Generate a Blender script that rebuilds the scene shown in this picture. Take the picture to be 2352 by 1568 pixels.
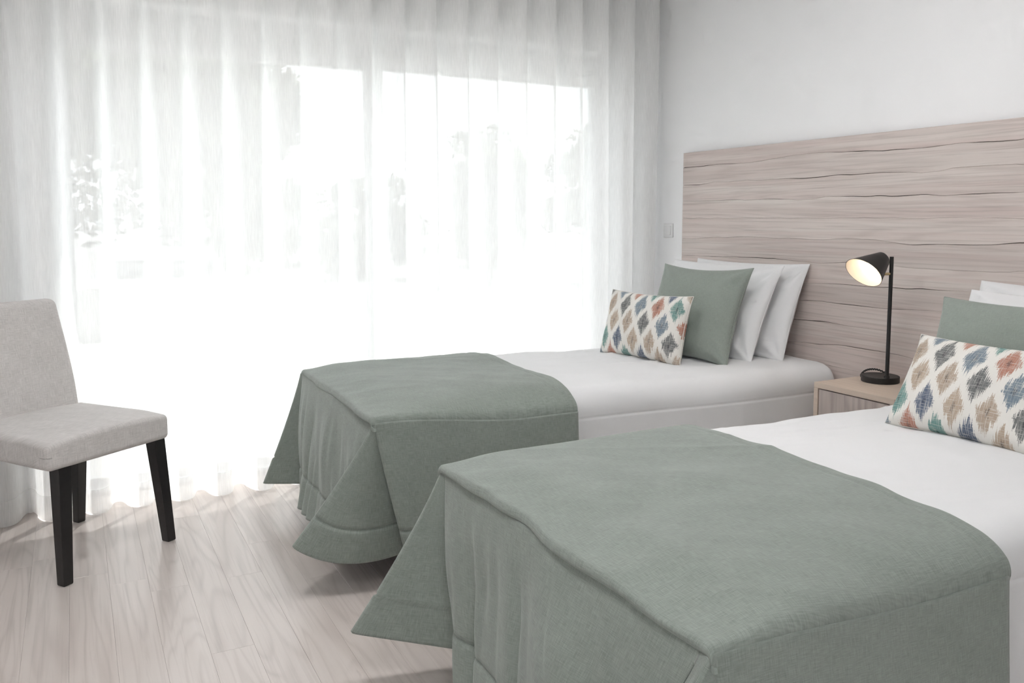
import bpy, bmesh, math, random
import numpy as np
from mathutils import Vector, Matrix

for o in list(bpy.data.objects): bpy.data.objects.remove(o)
S = bpy.context.scene
COL = S.collection
random.seed(7)
PI = math.pi

# ------------------------------------------------------------------ camera
F_PX, PITCH, YAW, CAM_H, HORIZON = 1925.0, math.radians(5.3), math.radians(27.6), 1.25, 501.0
cam_d = bpy.data.cameras.new('camera'); cam = bpy.data.objects.new('camera', cam_d); COL.objects.link(cam)
cam_d.sensor_fit = 'HORIZONTAL'; cam_d.sensor_width = 36.0; cam_d.lens = 36.0*F_PX/2352.0
cam_d.shift_y = -((784.0-(HORIZON+F_PX*math.tan(PITCH)))/2352.0)
cam.location = (0, 0, CAM_H); cam.rotation_euler = (PI/2-PITCH, 0, -YAW)
cam_d.clip_start = 0.05; cam_d.clip_end = 300
S.camera = cam

# ------------------------------------------------------------------ light
SKY, SUN, EXPO = 1.0, 3.4, 1.80
w = bpy.data.worlds.new('sky'); S.world = w; w.use_nodes = True
bg = w.node_tree.nodes['Background']; bg.inputs['Color'].default_value = (.925, .962, 1, 1); bg.inputs['Strength'].default_value = SKY
sd = bpy.data.lights.new('sun', 'SUN'); sun = bpy.data.objects.new('sun', sd); COL.objects.link(sun)
sd.energy = SUN; sd.angle = math.radians(.6); sd.color = (1, .985, .96)
sun_to = Vector((-.61*math.cos(math.radians(68.5)), -.79*math.cos(math.radians(68.5)), -math.sin(math.radians(68.5))))
sun.rotation_euler = sun_to.to_track_quat('-Z', 'Y').to_euler(); sun.location = (4, 9, 12)
S.view_settings.view_transform = 'Standard'; S.view_settings.look = 'None'
S.view_settings.gamma = 1; S.view_settings.use_curve_mapping = False
S.view_settings.exposure = EXPO
cy = S.cycles
cy.max_bounces = 9; cy.diffuse_bounces = 6; cy.glossy_bounces = 3; cy.transmission_bounces = 4; cy.transparent_max_bounces = 12
cy.use_adaptive_sampling = True; cy.adaptive_threshold = .10; cy.adaptive_min_samples = 12
cy.caustics_reflective = False; cy.caustics_refractive = False; cy.sample_clamp_indirect = 6.0

# ------------------------------------------------------------------ helpers
def tag(o, label=None, cat=None, group=None, kind=None):
    if label: o['label'] = label
    if cat: o['category'] = cat
    if group: o['group'] = group
    if kind: o['kind'] = kind
    return o
def empty(name, loc=(0, 0, 0), rz=0):
    o = bpy.data.objects.new(name, None); COL.objects.link(o); o.location = loc; o.rotation_euler = (0, 0, rz)
    o.empty_display_size = .05
    return o
def add(name, me, mat=None, parent=None, loc=None, rot=None, smooth=False):
    o = bpy.data.objects.new(name, me); COL.objects.link(o)
    if mat and not me.materials: me.materials.append(mat)
    if parent: o.parent = parent
    if loc is not None: o.location = loc
    if rot is not None: o.rotation_euler = rot
    if smooth: me.polygons.foreach_set('use_smooth', [True]*len(me.polygons))
    return o
def mesh_from(name, v, f, uv=None):
    me = bpy.data.meshes.new(name); me.from_pydata([tuple(map(float, p)) for p in v], [], [tuple(map(int, q)) for q in f])
    if uv is not None:
        l = me.uv_layers.new(name='UVMap'); idx = np.empty(len(me.loops), dtype=np.int32); me.loops.foreach_get('vertex_index', idx)
        l.data.foreach_set('uv', np.asarray(uv, dtype=np.float32)[idx].ravel())
    me.update(); return me
def grid_faces(nu, nv, base=0, flip=False):
    i, j = np.meshgrid(np.arange(nu-1), np.arange(nv-1), indexing='ij')
    a = i*nv+j+base; f = np.stack([a, a+nv, a+nv+1, a+1], -1).reshape(-1, 4)
    return f[:, ::-1] if flip else f
def grid_mesh(name, P, uv=None, flip=False):
    nu, nv = P.shape[:2]
    return mesh_from(name, P.reshape(-1, 3), grid_faces(nu, nv, 0, flip), None if uv is None else uv.reshape(-1, 2))
def vnoise(x, y, seed=0):
    x = np.asarray(x, float); y = np.asarray(y, float)
    ix = np.floor(x).astype(np.int64); iy = np.floor(y).astype(np.int64); fx = x-ix; fy = y-iy
    fx = fx*fx*(3-2*fx); fy = fy*fy*(3-2*fy)
    def h(a, b):
        n = (a*374761393+b*668265263+seed*974634777) & 0x7fffffff
        n = ((n ^ (n >> 13))*1274126177) & 0x7fffffff
        n = (n ^ (n >> 16)) & 0xffff
        return n/32767.5-1
    return (h(ix, iy)*(1-fx)+h(ix+1, iy)*fx)*(1-fy)+(h(ix, iy+1)*(1-fx)+h(ix+1, iy+1)*fx)*fy
def fbm(x, y, seed=0, o=3):
    r = 0; a = 1
    for k in range(o): r = r+a*vnoise(x*2**k, y*2**k, seed+k); a *= .5
    return r
def sstep(a, b, x):
    t = np.clip((x-a)/(b-a), 0, 1); return t*t*(3-2*t)
def box(name, lo, hi, mat, parent=None, bev=0, seg=2, smooth=False):
    bm = bmesh.new(); bmesh.ops.create_cube(bm, size=1)
    for v in bm.verts: v.co = Vector([lo[k]+(v.co[k]+.5)*(hi[k]-lo[k]) for k in range(3)])
    if bev: bmesh.ops.bevel(bm, geom=bm.edges[:], offset=bev, segments=seg, affect='EDGES', profile=.5)
    me = bpy.data.meshes.new(name); bm.to_mesh(me); bm.free()
    return add(name, me, mat, parent, smooth=smooth)
def rbox_mesh(name, half, r, n=10, fn=None, arc=4, uvs=1.0):
    # rounded box from a gridded cube, optional deformation
    def axis(h):
        a = [-h+r*(1-math.cos(k/arc*PI/2)) for k in range(arc)]
        b = list(np.linspace(-h+r, h-r, n)); c = [-q for q in a[::-1]]
        return np.array(a+b+c)
    ax = [axis(h) for h in half]
    V = []; Fc = []; idx = {}
    def vid(p):
        k = (round(p[0], 6), round(p[1], 6), round(p[2], 6))
        if k not in idx: idx[k] = len(V); V.append(p)
        return idx[k]
    for d in range(3):
        a, b = [k for k in range(3) if k != d]
        for sgn in (-1, 1):
            for i in range(len(ax[a])-1):
                for j in range(len(ax[b])-1):
                    q = []
                    for (ii, jj) in ((i, j), (i+1, j), (i+1, j+1), (i, j+1)):
                        p = [0, 0, 0]; p[d] = sgn*half[d]; p[a] = ax[a][ii]; p[b] = ax[b][jj]; q.append(vid(p))
                    fl = (sgn < 0) ^ (d == 1)
                    Fc.append(q[::-1] if fl else q)
    P = np.array(V, float); H = np.array(half)
    q = np.clip(P, -(H-r), H-r); dd = P-q; L = np.linalg.norm(dd, axis=1, keepdims=True); L[L == 0] = 1
    P = q+r*dd/L
    uv = np.stack([P[:, 0]+P[:, 1]*.5, P[:, 2]+P[:, 1]*.5], -1)*uvs
    if fn: P = fn(P)
    return mesh_from(name, P, Fc, uv)
def tube_mesh(name, pts, rad, n=10, closed=False, caps=True):
    pts = [Vector(p) for p in pts]; V = []; Fc = []; m = len(pts)
    rads = rad if hasattr(rad, '__len__') else [rad]*m
    prev = None
    for i, p in enumerate(pts):
        a = pts[(i-1) % m] if (closed or i > 0) else p; b = pts[(i+1) % m] if (closed or i < m-1) else p
        t = (b-a).normalized()
        if prev is None: prev = t.orthogonal().normalized()
        nrm = (prev-t*prev.dot(t)).normalized(); prev = nrm; bi = t.cross(nrm)
        for k in range(n):
            c = 2*PI*k/n; V.append(p+(nrm*math.cos(c)+bi*math.sin(c))*rads[i])
    for i in range(m if closed else m-1):
        for k in range(n):
            j = (i+1) % m
            Fc.append((i*n+k, i*n+(k+1) % n, j*n+(k+1) % n, j*n+k))
    if caps and not closed:
        Fc.append(tuple(range(n))[::-1]); Fc.append(tuple((m-1)*n+k for k in range(n)))
    return mesh_from(name, V, Fc)
def lathe_mesh(name, prof, n=48):
    V = []; Fc = []; m = len(prof)
    for r, z in prof:
        for k in range(n): V.append((r*math.cos(2*PI*k/n), r*math.sin(2*PI*k/n), z))
    for i in range(m-1):
        for k in range(n): Fc.append((i*n+k, i*n+(k+1) % n, (i+1)*n+(k+1) % n, (i+1)*n+k))
    if prof[0][0] > 1e-5: Fc.append(tuple(range(n))[::-1])
    if prof[-1][0] > 1e-5: Fc.append(tuple((m-1)*n+k for k in range(n)))
    return mesh_from(name, V, Fc)

def bm_box(bm, lo, hi):
    r = bmesh.ops.create_cube(bm, size=1)
    for v in r['verts']: v.co = Vector([lo[k]+(v.co[k]+.5)*(hi[k]-lo[k]) for k in range(3)])

# ------------------------------------------------------------------ materials
class NT:
    def __init__(s, name):
        s.m = bpy.data.materials.new(name); s.m.use_nodes = True; s.t = s.m.node_tree; s.n = s.t.nodes
        s.b = s.n.get('Principled BSDF'); s.out = s.n.get('Material Output')
    def new(s, typ, **kw):
        nd = s.n.new(typ)
        for k, v in kw.items():
            if k.startswith('i_'): nd.inputs[k[2:].replace('_', ' ')].default_value = v
            else: setattr(nd, k, v)
        return nd
    def link(s, a, b): s.t.links.new(a, b)
    def math(s, op, a, b=None, c=None):
        nd = s.n.new('ShaderNodeMath'); nd.operation = op
        for k, v in enumerate((a, b, c)):
            if v is None: continue
            if hasattr(v, 'is_linked'): s.link(v, nd.inputs[k])
            else: nd.inputs[k].default_value = v
        return nd.outputs[0]
    def coords(s, which='Object', scale=(1, 1, 1), rnd=0):
        tc = s.n.new('ShaderNodeTexCoord'); mp = s.n.new('ShaderNodeMapping'); mp.inputs['Scale'].default_value = scale
        s.link(tc.outputs[which], mp.inputs['Vector'])
        if rnd:
            oi = s.n.new('ShaderNodeObjectInfo'); v = s.new('ShaderNodeVectorMath', operation='SCALE'); v.inputs[0].default_value = (rnd, rnd*1.7, rnd*.6)
            s.link(oi.outputs['Random'], v.inputs['Scale']); s.link(v.outputs[0], mp.inputs['Location'])
        return mp.outputs[0]
    def noise(s, vec, scale, detail=3, rough=.55, dist=0):
        nd = s.new('ShaderNodeTexNoise'); nd.inputs['Scale'].default_value = scale; nd.inputs['Detail'].default_value = detail
        nd.inputs['Roughness'].default_value = rough; nd.inputs['Distortion'].default_value = dist
        s.link(vec, nd.inputs['Vector']); return nd.outputs['Fac']
    def ramp(s, fac, stops, interp='LINEAR'):
        nd = s.n.new('ShaderNodeValToRGB'); cr = nd.color_ramp; cr.interpolation = interp
        while len(cr.elements) < len(stops): cr.elements.new(.5)
        for e, (p, c) in zip(cr.elements, stops): e.position = p; e.color = (*c, 1) if len(c) == 3 else c
        s.link(fac, nd.inputs[0]); return nd.outputs[0]
    def mix(s, fac, a, b, blend='MIX'):
        nd = s.n.new('ShaderNodeMix'); nd.data_type = 'RGBA'; nd.blend_type = blend
        for v, k in ((fac, 0), (a, 6), (b, 7)):
            if hasattr(v, 'is_linked'): s.link(v, nd.inputs[k])
            else: nd.inputs[k].default_value = v if k == 0 else (*v, 1)
        return nd.outputs[2]
    def bump(s, h, strength=.2, dist=.002):
        nd = s.n.new('ShaderNodeBump'); nd.inputs['Strength'].default_value = strength; nd.inputs['Distance'].default_value = dist
        s.link(h, nd.inputs['Height']); s.link(nd.outputs[0], s.b.inputs['Normal'])
    def base(s, c):
        if hasattr(c, 'is_linked'): s.link(c, s.b.inputs['Base Color'])
        else: s.b.inputs['Base Color'].default_value = (*c, 1)
    def set(s, **kw):
        for k, v in kw.items(): s.b.inputs[k.replace('_', ' ')].default_value = v
        return s
def srgb(r, g, b):
    f = lambda c: (c/255/12.92) if c/255 <= .04045 else ((c/255+.055)/1.055)**2.4
    return (f(r), f(g), f(b))
def plain(name, col, rough=.5, metal=0, spec=.5, nscale=0, namp=.04):
    t = NT(name); t.set(Roughness=rough, Metallic=metal); t.b.inputs['Specular IOR Level'].default_value = spec
    if nscale:
        f = t.noise(t.coords('Object'), nscale, 3)
        t.base(t.ramp(f, [(.3, tuple(c*(1-namp) for c in col)), (.7, tuple(min(1, c*(1+namp)) for c in col))]))
    else: t.base(col)
    return t.m
def fabric(name, col, contrast=.12, su=420, sv=420, rough=.95, bump=.25, sheen=.15):
    t = NT(name); t.set(Roughness=rough); t.b.inputs['Specular IOR Level'].default_value = .15
    t.b.inputs['Sheen Weight'].default_value = sheen
    a = t.noise(t.coords('UV', (su, su*.06, 1)), 1, 2); b = t.noise(t.coords('UV', (sv*.06, sv, 1)), 1, 2)
    big = t.noise(t.coords('UV', (9, 9, 1)), 1, 3)
    f = t.math('ADD', t.math('MULTIPLY', t.math('ADD', a, b), .42), t.math('MULTIPLY', big, .16))
    c0 = tuple(c*(1-contrast) for c in col); c1 = tuple(min(1, c*(1+contrast)) for c in col)
    t.base(t.ramp(f, [(.38, c0), (.62, c1)])); t.bump(t.math('ADD', a, b), bump, .0012)
    return t.m
def wood(name, c0, c1, dark, along='Y', fine=70, rings=True, rough=.5, spread=.12, bump=.12, ringamt=.35, st=.03, fl_amt=.22, rs=.08, rf=60):
    t = NT(name); t.set(Roughness=rough)
    sc = {'Y': (1, st, 1), 'Z': (1, 1, st), 'X': (st, 1, 1)}[along]
    co = t.coords('Object', sc, rnd=9)
    g = t.noise(co, fine, 5, .62, .4); g2 = t.noise(co, fine*.22, 3, .5, .8)
    col = t.mix(g2, c0, c1)
    if rings:
        sc2 = {'Y': (1, rs, 1), 'Z': (1, 1, rs), 'X': (rs, 1, 1)}[along]
        n0 = t.noise(t.coords('Object', sc2, rnd=9), 6.5, 2, .45, .6)
        wv = t.math('ADD', t.math('MULTIPLY', t.math('SINE', t.math('MULTIPLY', n0, rf)), .5), .5)
        col = t.mix(t.math('MULTIPLY', t.math('POWER', wv, 3), ringamt), col, dark)
    fl = t.ramp(g, [(.36, (1, 1, 1)), (.5, (0, 0, 0))])
    col = t.mix(t.math('MULTIPLY', fl, fl_amt), col, dark)
    oi = t.n.new('ShaderNodeObjectInfo')
    br = t.math('ADD', t.math('MULTIPLY', oi.outputs['Random'], spread), 1-spread/2)
    cb = t.n.new('ShaderNodeCombineColor')
    for k in range(3): t.link(br, cb.inputs[k])
    col = t.mix(1.0, col, cb.outputs[0], 'MULTIPLY')
    t.base(col); t.bump(g, bump, .0015)
    return t.m

M = {}
M['wall'] = plain('wall_paint', (.88, .88, .885), .9, nscale=3, namp=.008)
M['ceiling'] = plain('ceiling_paint', (.89, .89, .895), .9)
M['sheet'] = fabric('white_cotton', (.735, .735, .74), .012, 900, 900, .9, .05, .1)
M['green'] = fabric('sage_linen', (.240, .268, .243), .18, 620, 620, .95, .3, .25)
M['green_pillow'] = fabric('sage_linen_pillow', (.262, .292, .264), .12, 900, 900, .95, .25, .25)
M['grey_fabric'] = fabric('grey_weave', (.56, .535, .52), .16, 520, 520, .95, .3, .2)
M['black'] = plain('black_metal', (.012, .011, .011), .42, nscale=40, namp=.1)
M['black_wood'] = plain('black_wood', (.010, .009, .009), .4, nscale=60, namp=.2)
M['brass'] = plain('brass', (.62, .47, .27), .3, .9)
M['white_plastic'] = plain('white_plastic', (.8, .8, .8), .35)
M['frame'] = plain('white_aluminium', (.66, .67, .68), .4)
M['track'] = plain('grey_aluminium', (.42, .43, .44), .4, .3)
M['board'] = wood('headboard_oak', srgb(192, 172, 167), srgb(216, 211, 205), srgb(126, 110, 104), 'Y', 120, True, .55, .13, .06, .13, .020, .24, .05, 75)
M['crack'] = plain('dark_crack', (.10, .08, .072), .9)
M['floor_base'] = plain('floor_underlay', srgb(140, 128, 122), .8)
M['nightwood'] = wood('nightstand_oak', srgb(192, 175, 160), srgb(205, 190, 176), srgb(150, 132, 120), 'Y', 70, True, .5, .04, .08, .12)
M['nightdoor'] = wood('nightstand_front_oak', srgb(160, 147, 142), srgb(198, 188, 181), srgb(112, 100, 96), 'Z', 70, True, .5, .04, .08, .3)
M['plank'] = wood('floor_oak', srgb(194, 184, 178), srgb(208, 200, 195), srgb(156, 144, 138), 'Y', 80, True, .26, .05, .04, .20, .025, .18, .09, 70)
M['terrace'] = plain('pale_terrace', (.46, .455, .44), .9, nscale=6, namp=.06)
M['render'] = plain('white_render', (.72, .72, .70), .9, nscale=5, namp=.05)
M['grass'] = plain('dry_gravel_ground', (.33, .33, .32), .95, nscale=4, namp=.15)
M['leaf'] = plain('leaf_green', (.13, .15, .10), .8, nscale=2, namp=.4)
M['bark'] = plain('bark', (.10, .075, .055), .95, nscale=12, namp=.3)
M['carpaint'] = plain('white_car_paint', (.75, .75, .76), .2)
M['carglass'] = plain('dark_car_glass', (.03, .035, .04), .1)
M['rubber'] = plain('rubber', (.02, .02, .02), .8)
t = NT('window_glass'); tr = t.new('ShaderNodeBsdfTransparent'); tr.inputs['Color'].default_value = (.96, .97, .97, 1)
gl = t.new('ShaderNodeBsdfGlossy'); gl.inputs['Roughness'].default_value = .02; lw = t.new('ShaderNodeLayerWeight'); lw.inputs['Blend'].default_value = .5; fr = t.new('ShaderNodeMath'); fr.operation = 'MULTIPLY_ADD'; t.link(t.math('POWER', lw.outputs['Facing'], 4.0), fr.inputs[0]); fr.inputs[1].default_value = .3; fr.inputs[2].default_value = .03
mx = t.new('ShaderNodeMixShader'); t.link(fr.outputs[0], mx.inputs[0]); t.link(tr.outputs[0], mx.inputs[1]); t.link(gl.outputs[0], mx.inputs[2]); t.link(mx.outputs[0], t.out.inputs[0])
M['glass'] = t.m
def sheer(name, trans, col=(.93, .93, .925)):
    t = NT(name); d = t.new('ShaderNodeBsdfDiffuse'); d.inputs['Color'].default_value = (*col, 1)
    tl = t.new('ShaderNodeBsdfTranslucent'); tl.inputs['Color'].default_value = (*col, 1)
    m1 = t.new('ShaderNodeMixShader'); m1.inputs[0].default_value = .385
    t.link(d.outputs[0], m1.inputs[1]); t.link(tl.outputs[0], m1.inputs[2])
    tp = t.new('ShaderNodeBsdfTransparent'); m2 = t.new('ShaderNodeMixShader')
    f = t.noise(t.coords('UV', (260, 14, 1)), 1, 1)
    fac = t.math('ADD', t.math('MULTIPLY', t.math('SUBTRACT', f, .5), .16), trans)
    t.link(fac, m2.inputs[0]); t.link(m1.outputs[0], m2.inputs[1]); t.link(tp.outputs[0], m2.inputs[2]); t.link(m2.outputs[0], t.out.inputs[0])
    return t.m
M['sheer'] = sheer('sheer_voile', .115)
M['sheer_hem'] = sheer('sheer_voile_hem', .5)
def ikat(name):
    t = NT(name); t.set(Roughness=.95); t.b.inputs['Specular IOR Level'].default_value = .1
    uv = t.new('ShaderNodeTexCoord').outputs['UV']; sp = t.new('ShaderNodeSeparateXYZ'); t.link(uv, sp.inputs[0])
    U, V = sp.outputs[0], sp.outputs[1]
    # jagged edges: shift v by noise constant along narrow vertical streaks, shift u by small noise
    jn = t.noise(t.coords('UV', (420, 7, 1)), 1, 1); jm = t.noise(t.coords('UV', (12, 260, 1)), 1, 1)
    V2 = t.math('ADD', V, t.math('MULTIPLY', t.math('SUBTRACT', jn, .5), .085))
    U2 = t.math('ADD', U, t.math('MULTIPLY', t.math('SUBTRACT', jm, .5), .012))
    pu, pv = 1/.100, 1/.162
    x = t.math('MULTIPLY', U2, pu); y = t.math('MULTIPLY', V2, pv)
    a = t.math('ADD', x, y); b = t.math('SUBTRACT', x, y)
    ca = t.math('FLOOR', a); cb = t.math('FLOOR', b)
    fa = t.math('ABSOLUTE', t.math('SUBTRACT', t.math('FRACT', a), .5)); fb = t.math('ABSOLUTE', t.math('SUBTRACT', t.math('FRACT', b), .5))
    d = t.math('MAXIMUM', fa, fb)
    inside = t.math('LESS_THAN', d, .355)
    # cell colour index
    idx = t.math('FLOORED_MODULO', t.math('ADD', t.math('MULTIPLY', ca, 1.0), t.math('MULTIPLY', cb, 3.0)), 7.0)
    fac = t.math('DIVIDE', t.math('ADD', idx, .5), 7.0)
    pal = [srgb(112, 146, 141), srgb(176, 159, 142), srgb(112, 113, 113), srgb(176, 130, 114), srgb(96, 106, 124), srgb(171, 154, 138), srgb(119, 132, 143)]
    col = t.ramp(fac, [(k/7, c) for k, c in enumerate(pal)], 'CONSTANT')
    core = t.math('LESS_THAN', d, .085)
    col = t.mix(t.math('MULTIPLY', core, .55), col, (.03, .03, .04))
    st = t.noise(t.coords('UV', (300, 16, 1)), 1, 2); st2 = t.noise(t.coords('UV', (20, 380, 1)), 1, 2)
    streak = t.ramp(t.math('MAXIMUM', st, st2), [(.53, (0, 0, 0)), (.66, (1, 1, 1))])
    col = t.mix(t.math('MULTIPLY', streak, .62), col, (.62, .60, .56))
    out = t.mix(inside, (.72, .70, .66), col)
    t.base(out); t.bump(t.math('ADD', st, st2), .25, .001)
    return t.m
M['ikat'] = ikat('ikat_print')
t = NT('bulb_glow'); t.base((1, .9, .75)); t.b.inputs['Emission Color'].default_value = (1, .74, .46, 1); t.b.inputs['Emission Strength'].default_value = 3.0; M['bulb'] = t.m
t = NT('fill_light_glow'); t.base((.9, .9, .9)); t.b.inputs['Emission Color'].default_value = (1, .99, .985, 1); t.b.inputs['Emission Strength'].default_value = 7.4; M['fill_emitter'] = t.m  # glow of the added fill lamps overhead
M['shade_in'] = plain('shade_inner_white', (.85, .82, .77), .5)

# ------------------------------------------------------------------ room shell
RX0, RX1, RY0, RY1, RZ = -1.45, 3.05, -1.0, 4.03, 2.62
WX0, WX1, WZ = -.13, 2.83, 2.182        # window opening
fl = tag(box('floor', (RX0-.1, RY0-.1, -.12), (RX1+.1, 4.36, -.012), M['floor_base']), kind='structure')
PW = .121
plank_meshes = {}
joints = {-2: 3.44, 0: 3.085, 2: 2.447}
rp = random.Random(3)
k0 = int(math.floor((RX0-.06)/PW)); k1 = int(math.ceil((RX1-.06)/PW))
for k in range(k0, k1):
    x0 = max(.06+k*PW, RX0); x1 = min(.06+(k+1)*PW, RX1)
    if x1-x0 < .01: continue
    j = joints.get(k, rp.uniform(2.2, 3.4)); ys = [RY0]
    y = j-1.22*4
    while y < RY1-.02:
        if y > RY0+.05: ys.append(y)
        y += 1.22
    ys.append(RY1+.12)
    for a, b in zip(ys[:-1], ys[1:]):
        g = .0001; key = (round(x1-x0, 4), round(b-a, 4))
        if key not in plank_meshes:
            hw, hl, c = (x1-x0)/2-g, (b-a)/2-g, .0005
            V = [(-hw, -hl, -.011), (hw, -hl, -.011), (hw, hl, -.011), (-hw, hl, -.011), (-hw, -hl, -c), (hw, -hl, -c), (hw, hl, -c), (-hw, hl, -c),
                 (-hw+c, -hl+c, 0), (hw-c, -hl+c, 0), (hw-c, hl-c, 0), (-hw+c, hl-c, 0)]
            Fc = [(3, 2, 1, 0)]+[(i, (i+1) % 4, 4+(i+1) % 4, 4+i) for i in range(4)]+[(4+i, 4+(i+1) % 4, 8+(i+1) % 4, 8+i) for i in range(4)]+[(8, 9, 10, 11)]
            plank_meshes[key] = mesh_from('plank', V, Fc)
        add('plank', plank_meshes[key], M['plank'], fl, loc=((x0+x1)/2, (a+b)/2, 0))
tag(box('ceiling', (RX0-.1, RY0-.1, RZ), (RX1+.1, 4.25, RZ+.1), M['ceiling']), kind='structure')
tag(box('wall_right', (RX1, RY0-.1, -.05), (RX1+.12, 4.35, RZ), M['wall']), kind='structure')
tag(box('wall_left', (RX0-.12, RY0-.1, -.05), (RX0, 4.35, RZ), M['wall']), kind='structure')
bm = bmesh.new(); VX0, VX1, VZ0, VZ1 = -1.25, .45, 1.0, 2.3      # unseen window added behind the viewer to let in fill light
bm_box(bm, (RX0, RY0-.2, -.05), (VX0, RY0, RZ)); bm_box(bm, (VX1, RY0-.2, -.05), (RX1, RY0, RZ)); bm_box(bm, (VX0, RY0-.2, -.05), (VX1, RY0, VZ0)); bm_box(bm, (VX0, RY0-.2, VZ1), (VX1, RY0, RZ))
me = bpy.data.meshes.new('wall_rear'); bm.to_mesh(me); bm.free(); tag(add('wall_rear', me, M['wall']), kind='structure')
w2 = tag(empty('fill_window', ((VX0+VX1)/2, RY0-.12, VZ0)), kind='structure'); hw2 = (VX1-VX0)/2; hh2 = VZ1-VZ0
for (lo, hi) in (((-hw2, -.03, 0), (hw2, .03, .05)), ((-hw2, -.03, hh2-.05), (hw2, .03, hh2)), ((-hw2, -.03, .05), (-hw2+.05, .03, hh2-.05)), ((hw2-.05, -.03, .05), (hw2, .03, hh2-.05)), ((-.03, -.03, .05), (.03, .03, hh2-.05))):
    box('fill_window_frame', lo, hi, M['frame'], w2, .004)
for sx in (-1, 1): box('pane', (min(sx*.03, sx*(hw2-.05)), -.003, .05), (max(sx*.03, sx*(hw2-.05)), .003, hh2-.05), M['glass'], w2)
bm = bmesh.new()
bm_box(bm, (RX0, RY1, -.05), (WX0, RY1+.3, RZ)); bm_box(bm, (WX1, RY1, -.05), (RX1, RY1+.3, RZ)); bm_box(bm, (WX0, RY1, WZ), (WX1, RY1+.3, RZ))
me = bpy.data.meshes.new('wall_window'); bm.to_mesh(me); bm.free()
tag(add('wall_window', me, M['wall']), kind='structure')

# unseen fill lamps added under the ceiling to brighten the room
for (lx, ly, lab) in ((.15, 2.3, 'round fill light added near the chair, above the picture'), (.3, .35, 'round fill light added nearest the viewer, above the picture'), (1.75, 1.95, 'round fill light added between the beds, above the picture')):
    cl = tag(empty('fill_light', (lx, ly, RZ)), lab, 'fill light', 'added fill lights')
    add('rim', lathe_mesh('rim', [(.26, 0), (.26, -.045), (.235, -.05), (.235, -.03)], 48), M['white_plastic'], cl, smooth=False)
    add('fill_emitter', lathe_mesh('fill_emitter', [(.234, -.035), (.17, -.052), (.1, -.058), (.0, -.06)], 48), M['fill_emitter'], cl, smooth=True)
# sliding glass door in the opening
win = tag(empty('window_1', (0, 4.2, 0)), kind='structure')
def wbox(name, lo, hi, mat, parent=win, bev=.003):
    o = box(name, (lo[0], lo[1]-4.2, lo[2]), (hi[0], hi[1]-4.2, hi[2]), mat, parent, bev); return o
wbox('shutter_box', (WX0, 4.20, 2.058), (WX1, 4.32, WZ), M['track'])
wbox('frame_jamb', (WX0, 4.16, 0), (WX0+.05, 4.29, 2.058), M['frame']); wbox('frame_jamb', (WX1-.05, 4.16, 0), (WX1, 4.29, 2.058), M['frame'])
wbox('sill_track', (WX0, 4.13, -.011), (WX1, 4.31, .022), M['track'])
for (a, b, yy) in ((WX0+.05, 1.44, 4.235), (1.35, WX1-.05, 4.185)):
    lf = wbox('door_leaf', (a, yy-.018, .022), (a+.085, yy+.018, 2.058), M['frame'])
    wbox('stile', (b-.085, yy-.018, .022), (b, yy+.018, 2.058), M['frame'], lf); wbox('rail', (a+.085, yy-.018, .022), (b-.085, yy+.018, .06), M['frame'], lf)
    wbox('rail', (a+.085, yy-.018, 2.0), (b-.085, yy+.018, 2.058), M['frame'], lf)
    wbox('pane', (a+.08, yy-.003, .055), (b-.08, yy+.003, 2.01), M['glass'], lf, 0)

# ------------------------------------------------------------------ outside
tag(box('terrace', (-6, 4.33, -.2), (9, 9.65, -.03), M['terrace']), kind='structure')
tag(box('ground', (-60, -60, -.9), (80, 90, -.45), M['grass']), kind='structure')
tag(box('garden_wall', (-5, 9.7, -.45), (2.2, 9.9, .53), M['render'], bev=.01), 'low white rendered garden wall beyond the terrace outside the window', 'wall')
def tree(X, Y, zc, rx, rz, n, leaf, label, seed, base=-.45, group='trees beyond the terrace'):
    T = tag(empty('garden_tree', (X, Y, base)), label, 'tree', group)
    rg = np.random.default_rng(seed)
    nb = 16; bc = rg.normal(size=(nb, 3)); bc /= np.linalg.norm(bc, axis=1)[:, None]; bc *= rg.uniform(.35, .8, (nb, 1)); bc *= [rx, rx, rz]
    br = rg.uniform(.25, .45, nb)*min(rx, rz)
    k = rg.integers(0, nb, n); d = rg.normal(size=(n, 3)); d /= np.linalg.norm(d, axis=1)[:, None]
    p = bc[k]+d*br[k][:, None]*rg.uniform(.6, 1.05, (n, 1)); p[:, 2] += zc-base; p[:, 2] = np.maximum(p[:, 2], .1)
    a = rg.normal(size=(n, 3)); a /= np.linalg.norm(a, axis=1)[:, None]; b = np.cross(a, rg.normal(size=(n, 3))); b /= np.linalg.norm(b, axis=1)[:, None]
    s = leaf*rg.uniform(.7, 1.3, (n, 1)); V = np.stack([p-a*s, p+b*s*.55, p+a*s, p-b*s*.55], 1).reshape(-1, 3)
    add('foliage', mesh_from('foliage', V, np.arange(4*n).reshape(-1, 4)), M['leaf'], T)
    h = zc-base
    add('trunk', tube_mesh('trunk', [(0, 0, -.02), (.05, .02, h*.4), (-.03, .05, h*.8), (.05, 0, h+rz*.4)], [.16, .13, .09, .03], 8), M['bark'], T, smooth=True)
tree(1.7, 15.5, 3.2, 2.6, 3.2, 11000, .13, 'large leafy tree behind the low garden wall, left of the window mullion', 1)
tree(9.0, 18.5, 1.7, 1.5, 2.1, 3000, .13, 'tall rounded tree seen through the right-hand window pane', 2)
tree(12.2, 18.5, 1.9, 1.6, 2.2, 3000, .13, 'leafy tree at the far right edge of the window', 3)
tree(7.3, 23, 1.0, 2.0, 1.5, 3000, .13, 'low spreading tree just right of the window mullion', 4)
tree(-3.0, 18.5, 2.8, 2.2, 2.6, 3000, .13, 'leafy tree at the far left edge of the window', 5)
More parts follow.
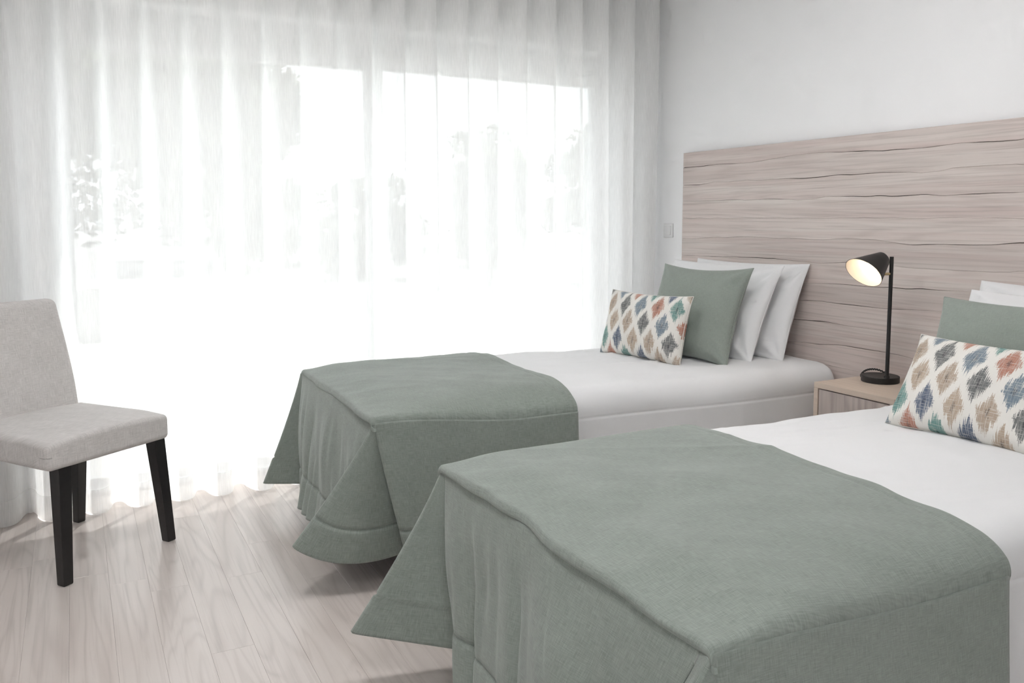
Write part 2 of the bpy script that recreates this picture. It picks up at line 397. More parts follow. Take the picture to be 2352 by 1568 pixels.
tree(6.4, 29, 1.0, 2.8, 1.8, 2600, .13, 'low tree between the large tree and the window mullion', 6)
tree(13.0, 26, 1.2, 2.2, 1.8, 2600, .13, 'low tree in the gap between two taller right-hand trees', 8)
# parked car half hidden by the low wall
car = tag(empty('parked_car', (1.05, 12.6, -.45)), 'white parked car half hidden behind the low garden wall', 'car')
def carbody(P):
    z = P[:, 2]; k = sstep(.05, .75, z); P[:, 0] *= 1-.20*k; P[:, 1] *= 1-.12*k; return P
add('body', rbox_mesh('body', (1.05, .8, .32), .12, 6), M['carpaint'], car, loc=(0, 0, .58), smooth=True)
add('cabin', rbox_mesh('cabin', (.86, .72, .30), .12, 8, lambda P: np.stack([P[:, 0]*(1-.22*sstep(-.3, .3, P[:, 2])), P[:, 1]*(1-.14*sstep(-.3, .3, P[:, 2])), P[:, 2]], 1)), M['carpaint'], car, loc=(0, 0, 1.0), smooth=True)
for xs in (-.36, .36):
    add('side_window', rbox_mesh('side_window', (.27, .02, .13), .015, 3), M['carglass'], car, loc=(xs, -.655, 1.03), rot=(-.16, 0, 0), smooth=True)
for xs in (-.68, .68):
    for ys in (-.74, .74):
        add('wheel', lathe_mesh('wheel', [(.0, -.09), (.26, -.09), (.3, -.06), (.3, .06), (.26, .09), (0, .09)], 24), M['rubber'], car, loc=(xs, ys, .3), rot=(PI/2, 0, 0), smooth=True)

# ------------------------------------------------------------------ curtain
def curtain_surface(zs, off=0.0, x0=-1.15, x1=3.03, per=.171, npp=22):
    n = int((x1-x0)/per*npp); x = np.linspace(x0, x1, n)[:, None]; z = np.array(zs)[None, :]
    ph = 2*PI*(x-.045)/per+.55*vnoise(x*2.3, z*.35, 5)+.25*vnoise(x*5.1, z*.9, 6)
    A = (.064+.012*vnoise(x*4.2, z*.4, 8))*(1-.45*sstep(2.72, 3.0, x))
    A = A*(1+.10*(1.1-z))
    y = 3.942-A*np.cos(ph)+.010*vnoise(x*1.3, z*.5, 9)
    xx = x+.006*np.sin(2*ph)*np.ones_like(z)+.012*np.sin(ph)
    y = y-off*np.ones_like(y)
    P = np.stack([xx, y, z+0*x], -1); U = np.stack([x*1.6+0*z, z+0*x], -1)
    return P, U
zs = np.concatenate([[.004, .03, .06], np.linspace(.11, RZ-.005, 22)])
P, U = curtain_surface(zs)
cur = tag(add('sheer_curtain', grid_mesh('sheer_curtain', P, U), M['sheer'], smooth=True), 'floor-length white sheer voile curtain hanging in soft waves across the window', 'curtain')
P, U = curtain_surface([.0035, .03, .06, .108], .0025)
add('hem', grid_mesh('hem', P, U), M['sheer_hem'], cur, smooth=True)

# ------------------------------------------------------------------ headboard
HB_Y0, HB_Y1, HB_X = .78, 3.718, 3.03
lines = [
 [(3.714, 1.529), (3.491, 1.532), (3.277, 1.526), (3.102, 1.531), (2.919, 1.545), (2.662, 1.543), (2.479, 1.534), (2.29, 1.53), (2.118, 1.534), (1.979, 1.534), (1.843, 1.527)],
 [(3.711, 1.432), (3.589, 1.431), (3.463, 1.442), (3.274, 1.438), (3.015, 1.438), (2.773, 1.437), (2.683, 1.44), (2.515, 1.441), (2.351, 1.439), (2.235, 1.429), (2.146, 1.434), (2.1, 1.442), (1.974, 1.442), (1.838, 1.442)],
 [(3.709, 1.347), (3.46, 1.344), (3.248, 1.342), (3.032, 1.343), (2.891, 1.336), (2.778, 1.339), (2.706, 1.346), (2.551, 1.346), (2.392, 1.343), (2.245, 1.344), (2.128, 1.339), (1.95, 1.341), (1.832, 1.342)],
 [(3.706, 1.25), (1.827, 1.25)],
 [(3.713, 1.141), (3.619, 1.138), (3.516, 1.146), (3.241, 1.156), (3.087, 1.154), (2.933, 1.155), (2.715, 1.154), (2.585, 1.161), (2.461, 1.16), (2.367, 1.149), (2.249, 1.142), (2.165, 1.146), (2.033, 1.15), (1.94, 1.153), (1.822, 1.161)],
 [(3.715, 1.044), (3.538, 1.045), (3.26, 1.051), (3.02, 1.058), (2.899, 1.049), (2.756, 1.045), (2.58, 1.057), (2.378, 1.056), (2.288, 1.048), (2.16, 1.048), (2.027, 1.049), (1.816, 1.055)],
 [(3.7, .955), (2.799, .951), (2.533, .959), (2.343, .962), (2.004, .974)],
 [(3.7, .86), (2.853, .867), (2.721, .875), (2.614, .871), (2.408, .87), (2.221, .882), (2.117, .886)],
 [(3.7, .77), (2.858, .774), (2.699, .781), (2.567, .778), (2.38, .779), (2.146, .779)],
 [(3.7, .67), (2.903, .664), (2.74, .674), (2.606, .688), (2.386, .689), (2.233, .679)],
 [(3.7, .58), (2.5, .585), (2, .58)], [(3.7, .47), (2, .47)], [(3.7, .36), (2, .37)], [(3.7, .25), (2, .25)], [(3.7, .12), (2, .12)]]
hb = tag(empty('headboard', (HB_X, (HB_Y0+HB_Y1)/2, .02)), 'wide greyed oak headboard panel of horizontal boards fixed to the white wall', 'headboard')
def hbloc(P): return [(p[0]-HB_X, p[1]-(HB_Y0+HB_Y1)/2, p[2]-.02) for p in P]
o = box('backing', (0-.008, HB_Y0-(HB_Y0+HB_Y1)/2+.002, 0), (.0195, HB_Y1-(HB_Y0+HB_Y1)/2-.002, 1.585), M['crack'], hb)
ny = 110; Yg = np.linspace(HB_Y0, HB_Y1, ny)
def lerp_line(L, seed):
    L = sorted(L); z = np.interp(Yg, [p[0] for p in L], [p[1] for p in L])
    return z+.0022*vnoise(Yg*14, 0*Yg, seed)+.004*vnoise(Yg*3, 0*Yg, seed+50)*(Yg < 1.85)
bounds = [np.full(ny, 1.608)]+[lerp_line(L, 20+i) for i, L in enumerate(lines)]+[np.full(ny, .02)]
for i in range(len(bounds)-1):
    top = bounds[i].copy(); bot = bounds[i+1].copy()
    straight = (i == 3)
    gt = 0 if i == 0 else np.maximum(.00015, .0026*vnoise(Yg*3.6, 0*Yg, 70+i)+.0010*vnoise(Yg*15, 0*Yg, 90+i)+.0004)
    top = top-gt*(.35 if i == 4 else 1); bot = bot+.0002
    c = .0012
    rows = [np.stack([np.full(ny, .0), Yg, top], 1), np.stack([np.full(ny, -.0195), Yg, top], 1), np.stack([np.full(ny, -.0205), Yg, top-c], 1),
            np.stack([np.full(ny, -.0205), Yg, bot+c], 1), np.stack([np.full(ny, -.0195), Yg, bot], 1), np.stack([np.full(ny, .0), Yg, bot], 1)]
    Pm = np.stack(rows, 0); Pm[..., 1] -= (HB_Y0+HB_Y1)/2; Pm[..., 2] -= .02; Pm[..., 0] += .012-.006
    V = Pm.reshape(-1, 3); Fc = list(map(tuple, grid_faces(6, ny, 0)))
    Fc += [tuple(r*ny for r in range(6)), tuple(r*ny+ny-1 for r in range(5, -1, -1))]
    add('board', mesh_from('board', V, Fc), M['board'], hb)

# wall switch
sw = tag(empty('light_switch', (3.05, 3.878, 1.18)), 'square white wall switch between curtain and headboard', 'switch')
box('plate', (-.009, -.042, -.04), (0, .042, .04), M['white_plastic'], sw, .003)
box('rocker', (-.013, -.026, -.026), (-.0092, .026, .026), M['white_plastic'], sw, .002)

# ------------------------------------------------------------------ beds
BED_TOP = .60
def duvet_mesh(yn, yf, x0, x1, seed):
    r = .085; zb = .13; zt = BED_TOP-.004
    # profile across Y: near bottom -> near top -> far top -> far bottom
    prof = []
    rf_ = .045
    for q in np.linspace(zb, zt-r, 90): prof.append((yn, q, 0))
    for k in range(1, 9): a = k/9*PI/2; prof.append((yn+r-r*math.cos(a), zt-r+r*math.sin(a), 1))
    for q in np.linspace(yn+r, yf-rf_, 120): prof.append((q, zt, 2))
    for k in range(1, 9): a = PI/2-k/9*PI/2; prof.append((yf-rf_+rf_*math.cos(a), zt-rf_+rf_*math.sin(a), 3))
    for q in np.linspace(zt-rf_, zb, 26): prof.append((yf, q, 4))
    pr = np.array([(a, b) for a, b, c in prof]); m = len(pr); yc = (yn+yf)/2
    d = np.gradient(pr, axis=0); nrm = np.stack([-d[:, 1], d[:, 0]], 1); nrm /= np.linalg.norm(nrm, axis=1)[:, None]
    xs = np.concatenate([x0+.05*(1-np.cos(np.linspace(0, PI/2, 8))), np.linspace(x0+.06, x1-.06, 260), x1-.05*(1-np.cos(np.linspace(PI/2, 0, 8)))])
    arc = np.concatenate([[0], np.cumsum(np.linalg.norm(np.diff(pr, axis=0), axis=1))])
    Pm = np.zeros((len(xs), m, 3)); U = np.zeros((len(xs), m, 2)); R = .05
    for i, x in enumerate(xs):
        e = min(x-x0, x1-x); ins = 0 if e >= R else R-math.sqrt(max(0, R*R-(R-e)**2))
        y = pr[:, 0]-nrm[:, 0]*ins; z = pr[:, 1]-nrm[:, 1]*ins
        y = y-nrm[:, 0]*(.085*float(sstep(1.63, 1.50, x)))*sstep(zt-.02, zt-.30, pr[:, 1])
        sh_ = .062*(1-float(sstep(1.7, 2.6, x))); y = y+sh_*np.clip((yc-pr[:, 0])/((yf-yn)/2), 0, 1)
        top = sstep(zt-.12, zt-.01, pr[:, 1])
        # soft crown, wrinkles
        cr = .010*np.sin(PI*np.clip((pr[:, 0]-yn)/(yf-yn), 0, 1))*top
        wr = .0075*fbm(x*3.0+pr[:, 0]*1.2, pr[:, 0]*3.4, seed, 3)*top
        wr = wr+.009*(1-np.abs(vnoise(x*1.7+2*pr[:, 0], pr[:, 0]*13+x*1.5, seed+13)))**5*top*sstep(-.2, .5, vnoise(x*1.3, pr[:, 0]*2, seed+14))
        side = 1-sstep(zt-.26, zt-.03, pr[:, 1])
        fold = (.007*vnoise(x*7+.25*vnoise(x*3, pr[:, 1]*4, seed+4), pr[:, 1]*.8, seed+3)+.003*vnoise(x*15+pr[:, 1]*6, pr[:, 1]*1.5, seed+5))*side
        fold = fold+.010*side*sstep(.5, .15, pr[:, 1])
        diag = .008*(1-np.abs(vnoise((x-pr[:, 1]*.8)*5, (x+pr[:, 1])*2.0, seed+9)))**8*sstep(-.1, .6, vnoise(x*2.1, pr[:, 1]*3, seed+10))*(1-.6*top)
        hem = -.007*np.exp(-((pr[:, 1]-.487)/.004)**2)*side+.0025*side*(pr[:, 1] < .487)
        dd = cr+wr+fold+hem+diag
        Pm[i, :, 0] = x; Pm[i, :, 1] = y+nrm[:, 0]*dd; Pm[i, :, 2] = z+nrm[:, 1]*dd
        U[i, :, 0] = x; U[i, :, 1] = arc
    V = Pm.reshape(-1, 3); n = len(xs); Fc = list(map(tuple, grid_faces(n, m, 0)))
    Fc += [tuple(range(m))[::-1], tuple((n-1)*m+k for k in range(m))]
    return mesh_from('duvet', V, Fc, U.reshape(-1, 2))

def runner(yn, yf, xf, xh, tips, seed, label):
    root = tag(empty('bed_runner', ((xf+xh)/2, (yn+yf)/2, BED_TOP)), label, 'bedspread', 'sage bedspreads across the feet of the beds')
    ox, oy, oz = (xf+xh)/2, (yn+yf)/2, BED_TOP
    # ---- top panel with rolled foot lip
    nu, nv = 130, 120
    prof = []                                            # along X : (x, z offset, thickness side)
    for a in np.linspace(0, 1, 6): prof.append((xf+.055-.045*a, -.020))
    for k in range(9): a = -PI/2-k/8*PI; prof.append((xf+.010+.012*math.cos(a), -.008+.012*math.sin(a)*-1*-1))
    for q in np.linspace(xf+.015, xh-.012, nu): prof.append((q, .004+.022*float(sstep(xf, xf+.16, q))))
    for k in range(1, 8): a = PI/2-k/7*PI/2; prof.append((xh-.012+.012*math.cos(a), .014+.012*math.sin(a)))
    prof.append((xh-.001, .004)); prof.append((xh-.004, -.004))
    prof = np.array(prof); rr = .016
    vv = []                                              # across Y : (y, drop)
    vv.append((yn-.009, -rr-.006))
    for k in range(8): a = k/8*PI/2; vv.append((yn+rr-rr*math.cos(a)-.009, -rr+rr*math.sin(a)))
    for q in np.linspace(yn+rr-.009, yf-rr+.009, nv): vv.append((q, 0))
    for k in range(1, 9): a = PI/2-k/8*PI/2; vv.append((yf-rr+rr*math.cos(a)+.009, -rr+rr*math.sin(a)))
    vv.append((yf+.009, -rr-.006))
    vv = np.array(vv); X = prof[:, 0][:, None]+0*vv[:, 0][None]; Y = vv[:, 0][None]+0*X
    ty = np.clip((vv[:, 0]-yn)/(yf-yn), 0, 1)[None]; dE = np.minimum(np.abs(vv[:, 0]-yn+.009), np.abs(yf+.009-vv[:, 0]))[None]
    bl = sstep(xf+.05, xf+.60, X)*(Y < oy)
    pz = prof[:, 1][:, None]; base_z = np.minimum(pz, .004); puff = np.maximum(0, pz-.004)*(1-np.exp(-dE/np.where(Y < oy, .05, .016)))
    Z = BED_TOP+base_z+puff+vv[:, 1][None]-bl*.056*np.exp(-dE/.095)
    up = (prof[:, 1] > -.001).astype(float)[:, None]*sstep(-.012, 0, vv[:, 1])[None]*(1-np.exp(-dE/.05))
    Z = Z+up*(.008*np.sin(PI*ty)+.006*fbm(X*4+Y*1.5, Y*4.2, seed, 3)+.006*(1-np.abs(vnoise((X-Y*.3)*1.6, (Y+X*.5)*5.5, seed+5)))**6*sstep(-.1, .6, vnoise(X*2, Y*2, seed+6)))
    Y = Y+np.sign(oy-Y)*bl*.045*np.exp(-dE/.12)
    # lip waviness at the foot edge
    lip = np.exp(-((X-xf)/.09)**2)
    X = X+lip*(.010*vnoise(Y*4.5, 0*Y, seed+7)+.005*vnoise(Y*11, 0*Y, seed+8)); Z = Z+lip*.006*vnoise(Y*5+3, 0*Y, seed+9)
    X = X+(.010*vnoise(Y*5, 0*Y, seed+11)+.004*vnoise(Y*17, 0*Y, seed+12))*sstep(xh-.1, xh, X)
    Z = Z-.0035*up*np.exp(-((X-(xh-.045))/.006)**2)
    Pm = np.stack([X-ox, Y-oy, Z-oz], -1)
    arc = np.concatenate([[0], np.cumsum(np.linalg.norm(np.diff(prof, axis=0), axis=1))])
    U = np.stack([arc[:, None]+0*Y, Y], -1)
    tp = add('top_panel', grid_mesh('top_panel', Pm, U, flip=True), M['green'], root, smooth=True)
    # ---- skirt lofted from the top seam to the hem
    (nvb, nmid, ntip, nin), (ftip, fin, fvb) = tips
    zt = BED_TOP-.014
    segs = []   # (n, top0, top1, [bottom pts])
    cN = (xf+.012, yn-.003); cF = (xf+.012, yf+.003)
    segs.append((60, (xh-.002, yn-.006), cN, [(xh+.005, yn+.012, .10), nvb]))
    nval = (nvb[0]+.03, yn+.055, .115)
    segs.append((16, cN, (cN[0]-.001, cN[1]+.001), [nvb, nval]))
    segs.append((34, (cN[0]-.001, cN[1]+.001), (cN[0]-.004, cN[1]), [nval, nmid, ntip]))
    segs.append((26, (cN[0]-.004, cN[1]), (cN[0], cN[1]+.02), [ntip, nin]))
    segs.append((150, (cN[0], cN[1]+.02), (cF[0], cF[1]-.02), [nin, ((nin[0]+fin[0])/2-.015, (nin[1]+fin[1])/2, .10), fin]))
    fval = (.885, fin[1]+.11, .115)
    segs.append((16, (cF[0], cF[1]-.02), (cF[0], cF[1]-.012), [fin, fval]))
    segs.append((26, (cF[0], cF[1]-.012), (cF[0]-.004, cF[1]), [fval, ftip]))
    segs.append((30, (cF[0]-.004, cF[1]), cF, [ftip, fvb]))
    segs.append((50, cF, (xh-.002, yf+.003), [fvb, (xh+.005, yf+.02, .10)]))
    T = []; B = []; W = []; Sd = []
    for si, (n, a, b, bp) in enumerate(segs):
        q = np.linspace(0, 1, n, endpoint=(si == len(segs)-1))
        bp = np.array(bp, float); kk = np.linspace(0, 1, len(bp)); 
        if len(bp) == 3:   # quadratic through the middle point
            mid = 2*bp[1]-.5*(bp[0]+bp[2]); bb = ((1-q)**2)[:, None]*bp[0]+(2*q*(1-q))[:, None]*mid+(q**2)[:, None]*bp[2]
        else: bb = np.stack([np.interp(q, kk, bp[:, c]) for c in range(3)], 1)
        T.append(np.stack([a[0]+(b[0]-a[0])*q, a[1]+(b[1]-a[1])*q, np.full(n, zt)], 1)); B.append(bb)
        W.append(np.full(n, 1.0 if si == 4 else 0.0)); Sd.append(np.full(n, 1.0 if si in (0, 8) else 0.0))
    T = np.concatenate(T); B = np.concatenate(B); W = np.concatenate(W); Sd = np.concatenate(Sd)
    bT = sstep(xf+.05, xf+.60, T[:, 0])*Sd*(T[:, 1] < oy); T[:, 2] -= bT*.056; T[:, 1] += np.where(T[:, 1] < oy, 1, -1)*bT*.045
    ker = np.array([1, 2, 3, 2, 1.])/9
    for _ in range(2):
        for c in range(3):
            pad = np.pad(B[:, c], 2, mode='edge'); B[:, c] = np.convolve(pad, ker, mode='valid')
    wpad = np.pad(W, 12, mode='edge'); W = np.convolve(wpad, np.ones(25)/25, mode='valid')
    ns = len(T); nt = 64; tt = np.linspace(0, 1, nt)
    s = np.concatenate([[0], np.cumsum(np.linalg.norm(np.diff(.5*(T+B), axis=0), axis=1))])
    Pm = np.zeros((ns, nt, 3)); U = np.zeros((ns, nt, 2))
    for j, tq in enumerate(tt):
        hz = tq**1.15
        p = T+(B-T)*np.array([hz, hz, tq])[None]
        # bulge of the padded cloth leaving the edge on the foot side
        p[:, 0] -= W*.016*math.sin(PI*min(1, tq*1.3))
        # gathers on the foot panel
        yq = p[:, 1]
        g = .010*np.abs(vnoise(yq*13+tq*1.4, tq*1.1+0*yq, seed+21))*-1+.013*vnoise(yq*6.5+tq*.8, tq*.7+0*yq, seed+22)+.004*vnoise(yq*27+tq*2.2, tq*1.2+0*yq, seed+23)
        p[:, 0] += W*g*float(sstep(.04, .5, tq))*2.2
        # gentle waves on the long sides
        xq = p[:, 0]; sg = np.where(p[:, 1] < oy, -1, 1)
        p[:, 1] += Sd*sg*(.004+.008*vnoise(xq*8, tq*.9+0*xq, seed+31))*tq
        # stitched hem
        hemt = 1-.115/(zt-.10)
        hz_ = -.0065*math.exp(-((tq-hemt)/.011)**2)+(.003 if tq > hemt else 0)
        dirn = np.stack([-np.ones(ns)*(W > .3), sg*(Sd > .5), np.zeros(ns)], 1)
        ear = ((W <= .3) & (Sd < .5))
        dirn[ear] = np.array([-.5, 0, 0]); dirn[ear, 1] = sg[ear]*.8
        p += dirn*hz_
        Pm[:, j] = p-np.array([ox, oy, oz]); U[:, j, 0] = s; U[:, j, 1] = tq*.5
    sk = add('skirt', grid_mesh('skirt', Pm, U, flip=True), M['green'], root, smooth=True)
    md = sk.modifiers.new('thick', 'SOLIDIFY'); md.thickness = .007; md.offset = -1
    return root

def bed(yn, yf, label, dlabel, seed):
    b = tag(empty('single_bed', (1.94, (yn+yf)/2, 0)), label, 'bed', 'twin single beds')
    yc = (yn+yf)/2; hw = (yf-yn)/2-.03
    box('base', (-.98, -hw+.10, .13), (1.06, hw-.10, .32), M['black_wood'], b, .01)
    add('mattress', rbox_mesh('mattress', (1.03, hw-.06, .128), .05, 6), M['sheet'], b, loc=(.02, 0, .45), smooth=True)
    for sx in (-.95, .95):
        for sy in (-1, 1):
            add('leg', lathe_mesh('leg', [(.022, 0), (.028, .13)], 16), M['black_wood'], b, loc=(sx, sy*(hw-.3), 0), smooth=True)
    d = tag(add('duvet', duvet_mesh(yn+.012, yf-.012, .865, 3.008, seed), M['sheet'], smooth=True), dlabel, 'duvet', 'white duvets on the beds')
    return b
Y1N, Y1F, Y2N, Y2F = 2.585, 3.562, .95, 2.003
bed(Y1N, Y1F, 'single bed nearest the curtained window', 'white cotton duvet on the bed beside the curtain', 41)
bed(Y2N, Y2F, 'single bed in the foreground, nearest the viewer', 'white cotton duvet on the foreground bed', 57)
runner(Y1N, Y1F, .838, 1.65, (((.95, Y1N-.035, .10), (.755, Y1N+.045, .115), (.592, Y1N+.11, .18), (.785, Y1N+.26, .10)),
       ((.672, Y1F+.03, .12), (.80, Y1F-.17, .10), (.98, Y1F+.03, .10))), 101, 'sage green bedspread folded over the foot of the window-side bed')
runner(Y2N, Y2F, .836, 1.65, (((.95, Y2N-.035, .10), (.755, Y2N+.045, .115), (.592, Y2N+.11, .18), (.775, Y2N+.26, .10)),
       ((.610, Y2F+.12, .14), (.80, Y2F-.19, .10), (.98, Y2F+.03, .10))), 131, 'sage green bedspread folded over the foot of the foreground bed')

# ------------------------------------------------------------------ cushions
def pillow_mesh(w_, h_, th, pinch, seed, wr, n=56, sag=.18, power=.42):
    a = np.sin(np.linspace(-PI/2, PI/2, n)); m = int(n*max(.7, h_/w_)); b = np.sin(np.linspace(-PI/2, PI/2, m))
    Aa, Bb = np.meshgrid(a, b, indexing='ij')
    x = Aa*w_/2*(1-pinch*(1-Bb**2)*np.abs(Aa)**3); y = Bb*h_/2*(1-pinch*1.2*(1-Aa**2)*np.abs(Bb)**3)
    core = np.clip((1-Aa**2)*(1-Bb**2), 0, 1)
    T = th/2*core**power*(1-sag*Bb)
    cor = np.zeros_like(T)
    for sx in (-1, 1):
        for sy in (-1, 1):
            dx = Aa-sx; dy = Bb-sy; ang = np.arctan2(dy*h_, dx*w_); rad = np.hypot(dx, dy)
            cor += np.sin(ang*9+seed+sx*2+sy)*np.exp(-(rad/.55)**2)*sstep(.02, .25, rad)
    Vs = []; Fs = []; Us = []
    for k, sg in enumerate((1, -1)):
        z = sg*(T+core**.5*(wr*fbm(x*7, y*9, seed+k*7, 3)+wr*1.5*cor))
        Vs.append(np.stack([x, y, z], -1).reshape(-1, 3)); Us.append(np.stack([x+w_, y+h_], -1).reshape(-1, 2))
        Fs.append(grid_faces(n, m, k*n*m, flip=(sg < 0)))
    V = np.concatenate(Vs); Fc = np.concatenate(Fs); U = np.concatenate(Us)
    me = mesh_from('cover', V, Fc, U)
    bm = bmesh.new(); bm.from_mesh(me); bmesh.ops.remove_doubles(bm, verts=bm.verts[:], dist=1e-5); bm.to_mesh(me); bm.free()
    rim = [(x[i, 0], y[i, 0], 0) for i in range(n)]+[(x[n-1, j], y[n-1, j], 0) for j in range(1, m)]+[(x[i, m-1], y[i, m-1], 0) for i in range(n-2, -1, -1)]+[(x[0, j], y[0, j], 0) for j in range(m-2, 0, -1)]
    return me, rim
def cushion(name, label, cat, group, bx, by, yaw, lean, w_, h_, th, mat, seed, pinch=.05, wr=.006, roll=0.0, sag=.18, seam=.0022, power=.42, zb=BED_TOP):
    lift = .0
    root = tag(empty(name, (bx, by, zb+lift)), label, cat, group)
    me, rim = pillow_mesh(w_, h_, th, pinch, seed, wr, sag=sag, power=power)
    # local x = image-right (-Y), local y = up the cushion, local z = face normal (-X)
    nf = Vector((-math.cos(yaw), -math.sin(yaw), 0)); ax = Vector((math.sin(yaw), -math.cos(yaw), 0))
    up = -nf*math.sin(lean)+Vector((0, 0, math.cos(lean))); nz = ax.cross(up)
    R = Matrix((ax, up, nz)).transposed().to_4x4() @ Matrix.Rotation(roll, 4, 'Z')
    Mx = R @ Matrix.Translation((0, h_/2-.012, 0))
    me.transform(Mx)
    zmin = min(v.co.z for v in me.vertices); sh = max(0, -.004-zmin)
    me.transform(Matrix.Translation((0, 0, sh)))
    add('cover', me, mat, root, smooth=True)
    if seam:
        pts = [Matrix.Translation((0, 0, sh)) @ Mx @ Vector(p) for p in rim]
        add('seam', tube_mesh('seam', pts, seam, 6, closed=True), mat, root, smooth=True)
    return root
G1 = 'cushions on the window-side bed'; G2 = 'cushions on the foreground bed'
cushion('white_pillow', 'white pillow leaning against the headboard, rearmost on the window-side bed', 'pillow', 'white pillows', 2.80, 3.113, .1, .37, .70, .475, .138, M['sheet'], 3, .045, .017, seam=.0018)
cushion('white_pillow', 'white pillow directly behind the green cushion on the window-side bed', 'pillow', 'white pillows', 2.645, 3.152, .1, .45, .70, .485, .138, M['sheet'], 9, .045, .017, seam=.0018)
cushion('square_cushion', 'sage green linen cushion behind the patterned one on the window-side bed', 'cushion', 'sage cushions', 2.475, 3.04, .24, .42, .50, .47, .15, M['green_pillow'], 14, .09, .006)
cushion('patterned_cushion', 'small diamond-patterned cushion at the front on the window-side bed', 'cushion', 'patterned cushions', 2.307, 3.144, .19, .27, .50, .318, .14, M['ikat'], 22, .065, .006)
cushion('white_pillow', 'white pillow against the headboard, rearmost on the foreground bed', 'pillow', 'white pillows', 2.77, 1.602-.035, 0, .40, .70, .462, .138, M['sheet'], 5, .045, .017, seam=.0018)
cushion('white_pillow', 'white pillow directly behind the green cushion on the foreground bed', 'pillow', 'white pillows', 2.62, 1.563-.035, 0, .5, .70, .455, .138, M['sheet'], 19, .045, .017, seam=.0018)
cushion('square_cushion', 'sage green linen cushion behind the patterned one on the foreground bed', 'cushion', 'sage cushions', 2.468, 1.552, .1, .38, .50, .42, .15, M['green_pillow'], 33, .06, .006)
cushion('patterned_cushion', 'small diamond-patterned cushion at the front on the foreground bed', 'cushion', 'patterned cushions', 2.285, 1.521, 0, .52, .52, .318, .14, M['ikat'], 44, .06, .006)

# ------------------------------------------------------------------ nightstand and lamp
NZ = .592
ns = tag(empty('nightstand', (2.835, 2.205, 0)), 'greyed oak nightstand with a flush front between the two beds', 'nightstand')
x0, x1, y0, y1 = -.205, .178, -.185, .19
box('top', (x0, y0, NZ-.022), (x1, y1, NZ), M['nightwood'], ns, .001)
box('side_panel', (x0, y0, .02), (x1, y0+.02, NZ-.0225), M['nightwood'], ns, .001); box('side_panel', (x0, y1-.02, .02), (x1, y1, NZ-.0225), M['nightwood'], ns, .001)
box('back_panel', (x1-.012, y0+.02, .02), (x1, y1-.02, NZ-.0225), M['nightwood'], ns)
box('bottom', (x0, y0+.02, .06), (x1-.012, y1-.02, .08), M['nightwood'], ns, .001)
box('drawer_front', (x0+.003, y0+.0235, .335), (x0+.021, y1-.0235, NZ-.026), M['nightdoor'], ns, .001)
box('drawer_front', (x0+.003, y0+.0235, .083), (x0+.021, y1-.0235, .3315), M['nightdoor'], ns, .001)
box('drawer_box', (x0+.022, y0+.03, .09), (x1-.02, y1-.03, NZ-.05), M['crack'], ns)

LB = Vector((2.873, 2.277, NZ))
lamp = tag(empty('table_lamp', LB), 'black metal table lamp with a conical shade, lit, on the nightstand', 'lamp')
add('base', lathe_mesh('base', [(0, 0), (.071, 0), (.0725, .002), (.0725, .0235), (.071, .025), (0, .025)], 64), M['black'], lamp, smooth=False)
post = Vector((2.842, 2.222, NZ))-LB
add('pole', tube_mesh('pole', [post+Vector((0, 0, .02)), post+Vector((0, 0, .508))], .0075, 14), M['black'], lamp)
add('collar', lathe_mesh('collar', [(.011, .0262), (.011, .034), (.0078, .036)], 20), M['black'], lamp, loc=post)
fwd = Vector((math.sin(YAW), math.cos(YAW), 0)); rgt = Vector((math.cos(YAW), -math.sin(YAW), 0)); upv = Vector((0, 0, 1))
PT = post+Vector((0, 0, .508))
# shade: small cap end near the pole, wide tilted rim toward the room
C0 = Vector((2.815, 2.237, 1.094))-LB; C1 = Vector((2.733, 2.262, 1.038))-LB
n1 = Vector((-.739, -.008, -.673)).normalized(); n0 = (C1-C0).normalized()
def ring(c, n, r, k, ref):
    u_ = (ref-n*ref.dot(n)).normalized(); v_ = n.cross(u_)
    return [c+(u_*math.cos(2*PI*i/k)+v_*math.sin(2*PI*i/k))*r for i in range(k)]
def shade_mesh(name, ri, inset):
    k = 56; ref = fwd; nn0 = n0; rings = []
    A = ring(C0+n0*inset, nn0, .029-inset, k, ref); Bq = ring(C1, n1, .0755-inset, k, ref)
    cap = ring(C0+n0*(inset-.006), nn0, .023-inset, k, ref)
    V = []; rows = [cap, A]+[[a.lerp(b, q) for a, b in zip(A, Bq)] for q in (.33, .66, 1.0)]
    for r in rows: V += r
    Fc = [tuple(range(k))[::-1]]
    for i in range(len(rows)-1):
        for j in range(k): Fc.append((i*k+j, i*k+(j+1) % k, (i+1)*k+(j+1) % k, (i+1)*k+j))
    if ri: Fc = [f[::-1] for f in Fc]
    return mesh_from(name, V, Fc)
sh = add('shade', shade_mesh('shade', False, 0), M['black'], lamp, smooth=True)
add('shade_lining', shade_mesh('shade_lining', True, .0018), M['shade_in'], sh, smooth=True)
me = bpy.data.meshes.new('bulb'); bm = bmesh.new(); bmesh.ops.create_uvsphere(bm, u_segments=24, v_segments=14, radius=.023); bm.to_mesh(me); bm.free()
add('bulb', me, M['bulb'], lamp, loc=C0.lerp(C1, .58), smooth=True)
add('bulb_holder', tube_mesh('bulb_holder', [C0+n0*.004, C0.lerp(C1, .42)], .013, 16), M['shade_in'], lamp)
pin = post+Vector((0, 0, .441)); 
add('pivot_pin', tube_mesh('pivot_pin', [pin, Vector((2.812, 2.237, 1.031))-LB], .0055, 12), M['brass'], lamp)
cp = []
for i in range(80):
    q = i/79; ang = math.radians(14+94*q); cp.append(Vector((.0795*math.cos(ang), .0795*math.sin(ang), .008+.028*math.sin(PI*q)**.6)))
c2 = [Vector((p.x*(1+.02*math.sin(i*1.1)), p.y*(1+.02*math.sin(i*1.1)), p.z+.002*math.cos(i*1.1))) for i, p in enumerate(cp)]
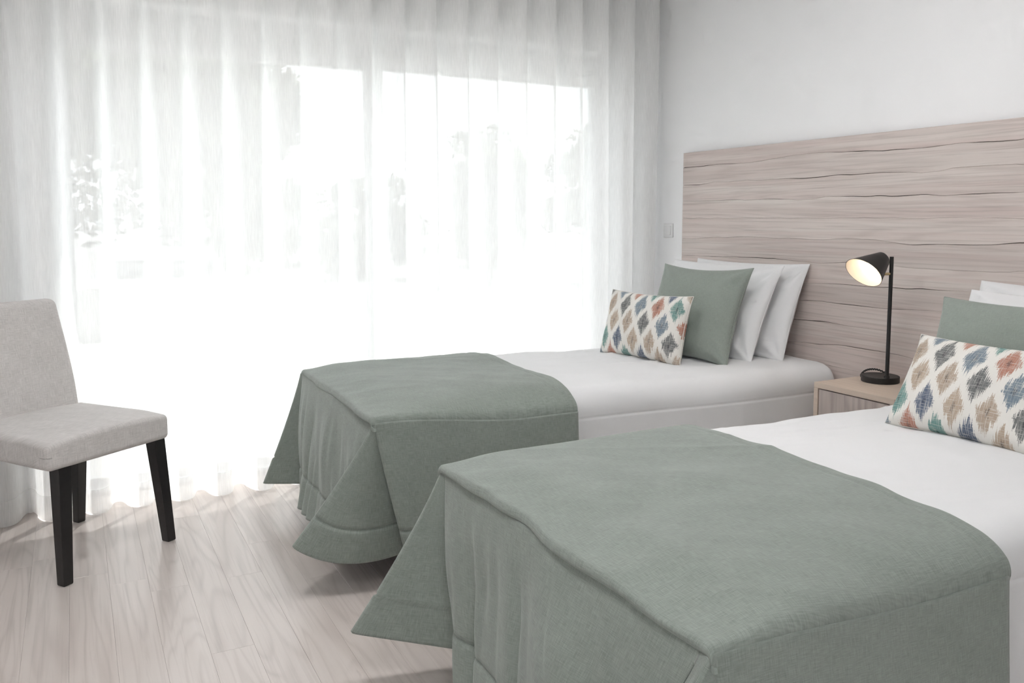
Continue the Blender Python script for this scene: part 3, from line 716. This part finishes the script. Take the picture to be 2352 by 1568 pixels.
add('cord', tube_mesh('cord', c2, .003, 8), M['black'], lamp, smooth=True)

# ------------------------------------------------------------------ chair
FR = Vector((.282, 3.428, 0)); ev = Vector((.803, .596, 0)).normalized(); mv = Vector((.596, -.803, 0)).normalized()
ch = tag(empty('dining_chair', FR+ev*(-.245)+mv*(-.23), math.atan2(ev.y, ev.x)), 'light grey upholstered dining chair with black legs in front of the curtain', 'chair')
# chair local: x along ev, y = -mv (backwards), origin under seat centre
def seat_fn(P):
    k = P[:, 1]; P = P.copy()
    P[:, 2] += .014*(1-(P[:, 0]/.25)**2)*(P[:, 2] > 0)-.008*sstep(.1, -.25, k)*0
    P[:, 0] *= 1-.06*sstep(-.2, .24, k)
    P[:, 2] += np.where(P[:, 2] > 0, -.006*sstep(-.1, -.24, k), 0)
    return P
add('seat', rbox_mesh('seat', (.252, .238, .050), .020, 16, seat_fn, 5), M['grey_fabric'], ch, loc=(0, -.012, .457), smooth=True)
def back_fn(P):
    P = P.copy(); z = P[:, 2]; q = (z+.27)/.54
    P[:, 0] *= 1-.07*sstep(.3, 1.0, q)
    P[:, 1] += .105*q**1.5+.014*(P[:, 0]/.2)**2*0
    return P
add('backrest', rbox_mesh('backrest', (.205, .034, .262), .026, 16, back_fn, 5), M['grey_fabric'], ch, loc=(0, .212, .668), smooth=True)
def leg(lx, ly, tx, ty, bw, tw, zt=.415):
    V = []; bb, tb = bw/2, tw/2; c = .2
    for (cx, cy_, hw, z) in ((lx, ly, bb-.002, 0), (lx, ly, bb, .003), (tx, ty, tb, zt)):
        for sx, sy in ((-1, -1), (1, -1), (1, 1), (-1, 1)): V.append((cx+sx*hw, cy_+sy*hw, z))
    Fc = [(3, 2, 1, 0)]+[(r*4+i, r*4+(i+1) % 4, r*4+4+(i+1) % 4, r*4+4+i) for r in range(2) for i in range(4)]+[(8, 9, 10, 11)]
    me = mesh_from('leg', V, Fc); o = add('leg', me, M['black_wood'], ch)
    md = o.modifiers.new('edge', 'BEVEL'); md.width = .002; md.segments = 2
leg(.245, -.23, .212, -.212, .036, .05); leg(-.198, -.23, -.182, -.212, .036, .05)
leg(.229, .267, .198, .20, .034, .046); leg(-.19, .267, -.178, .20, .034, .046)
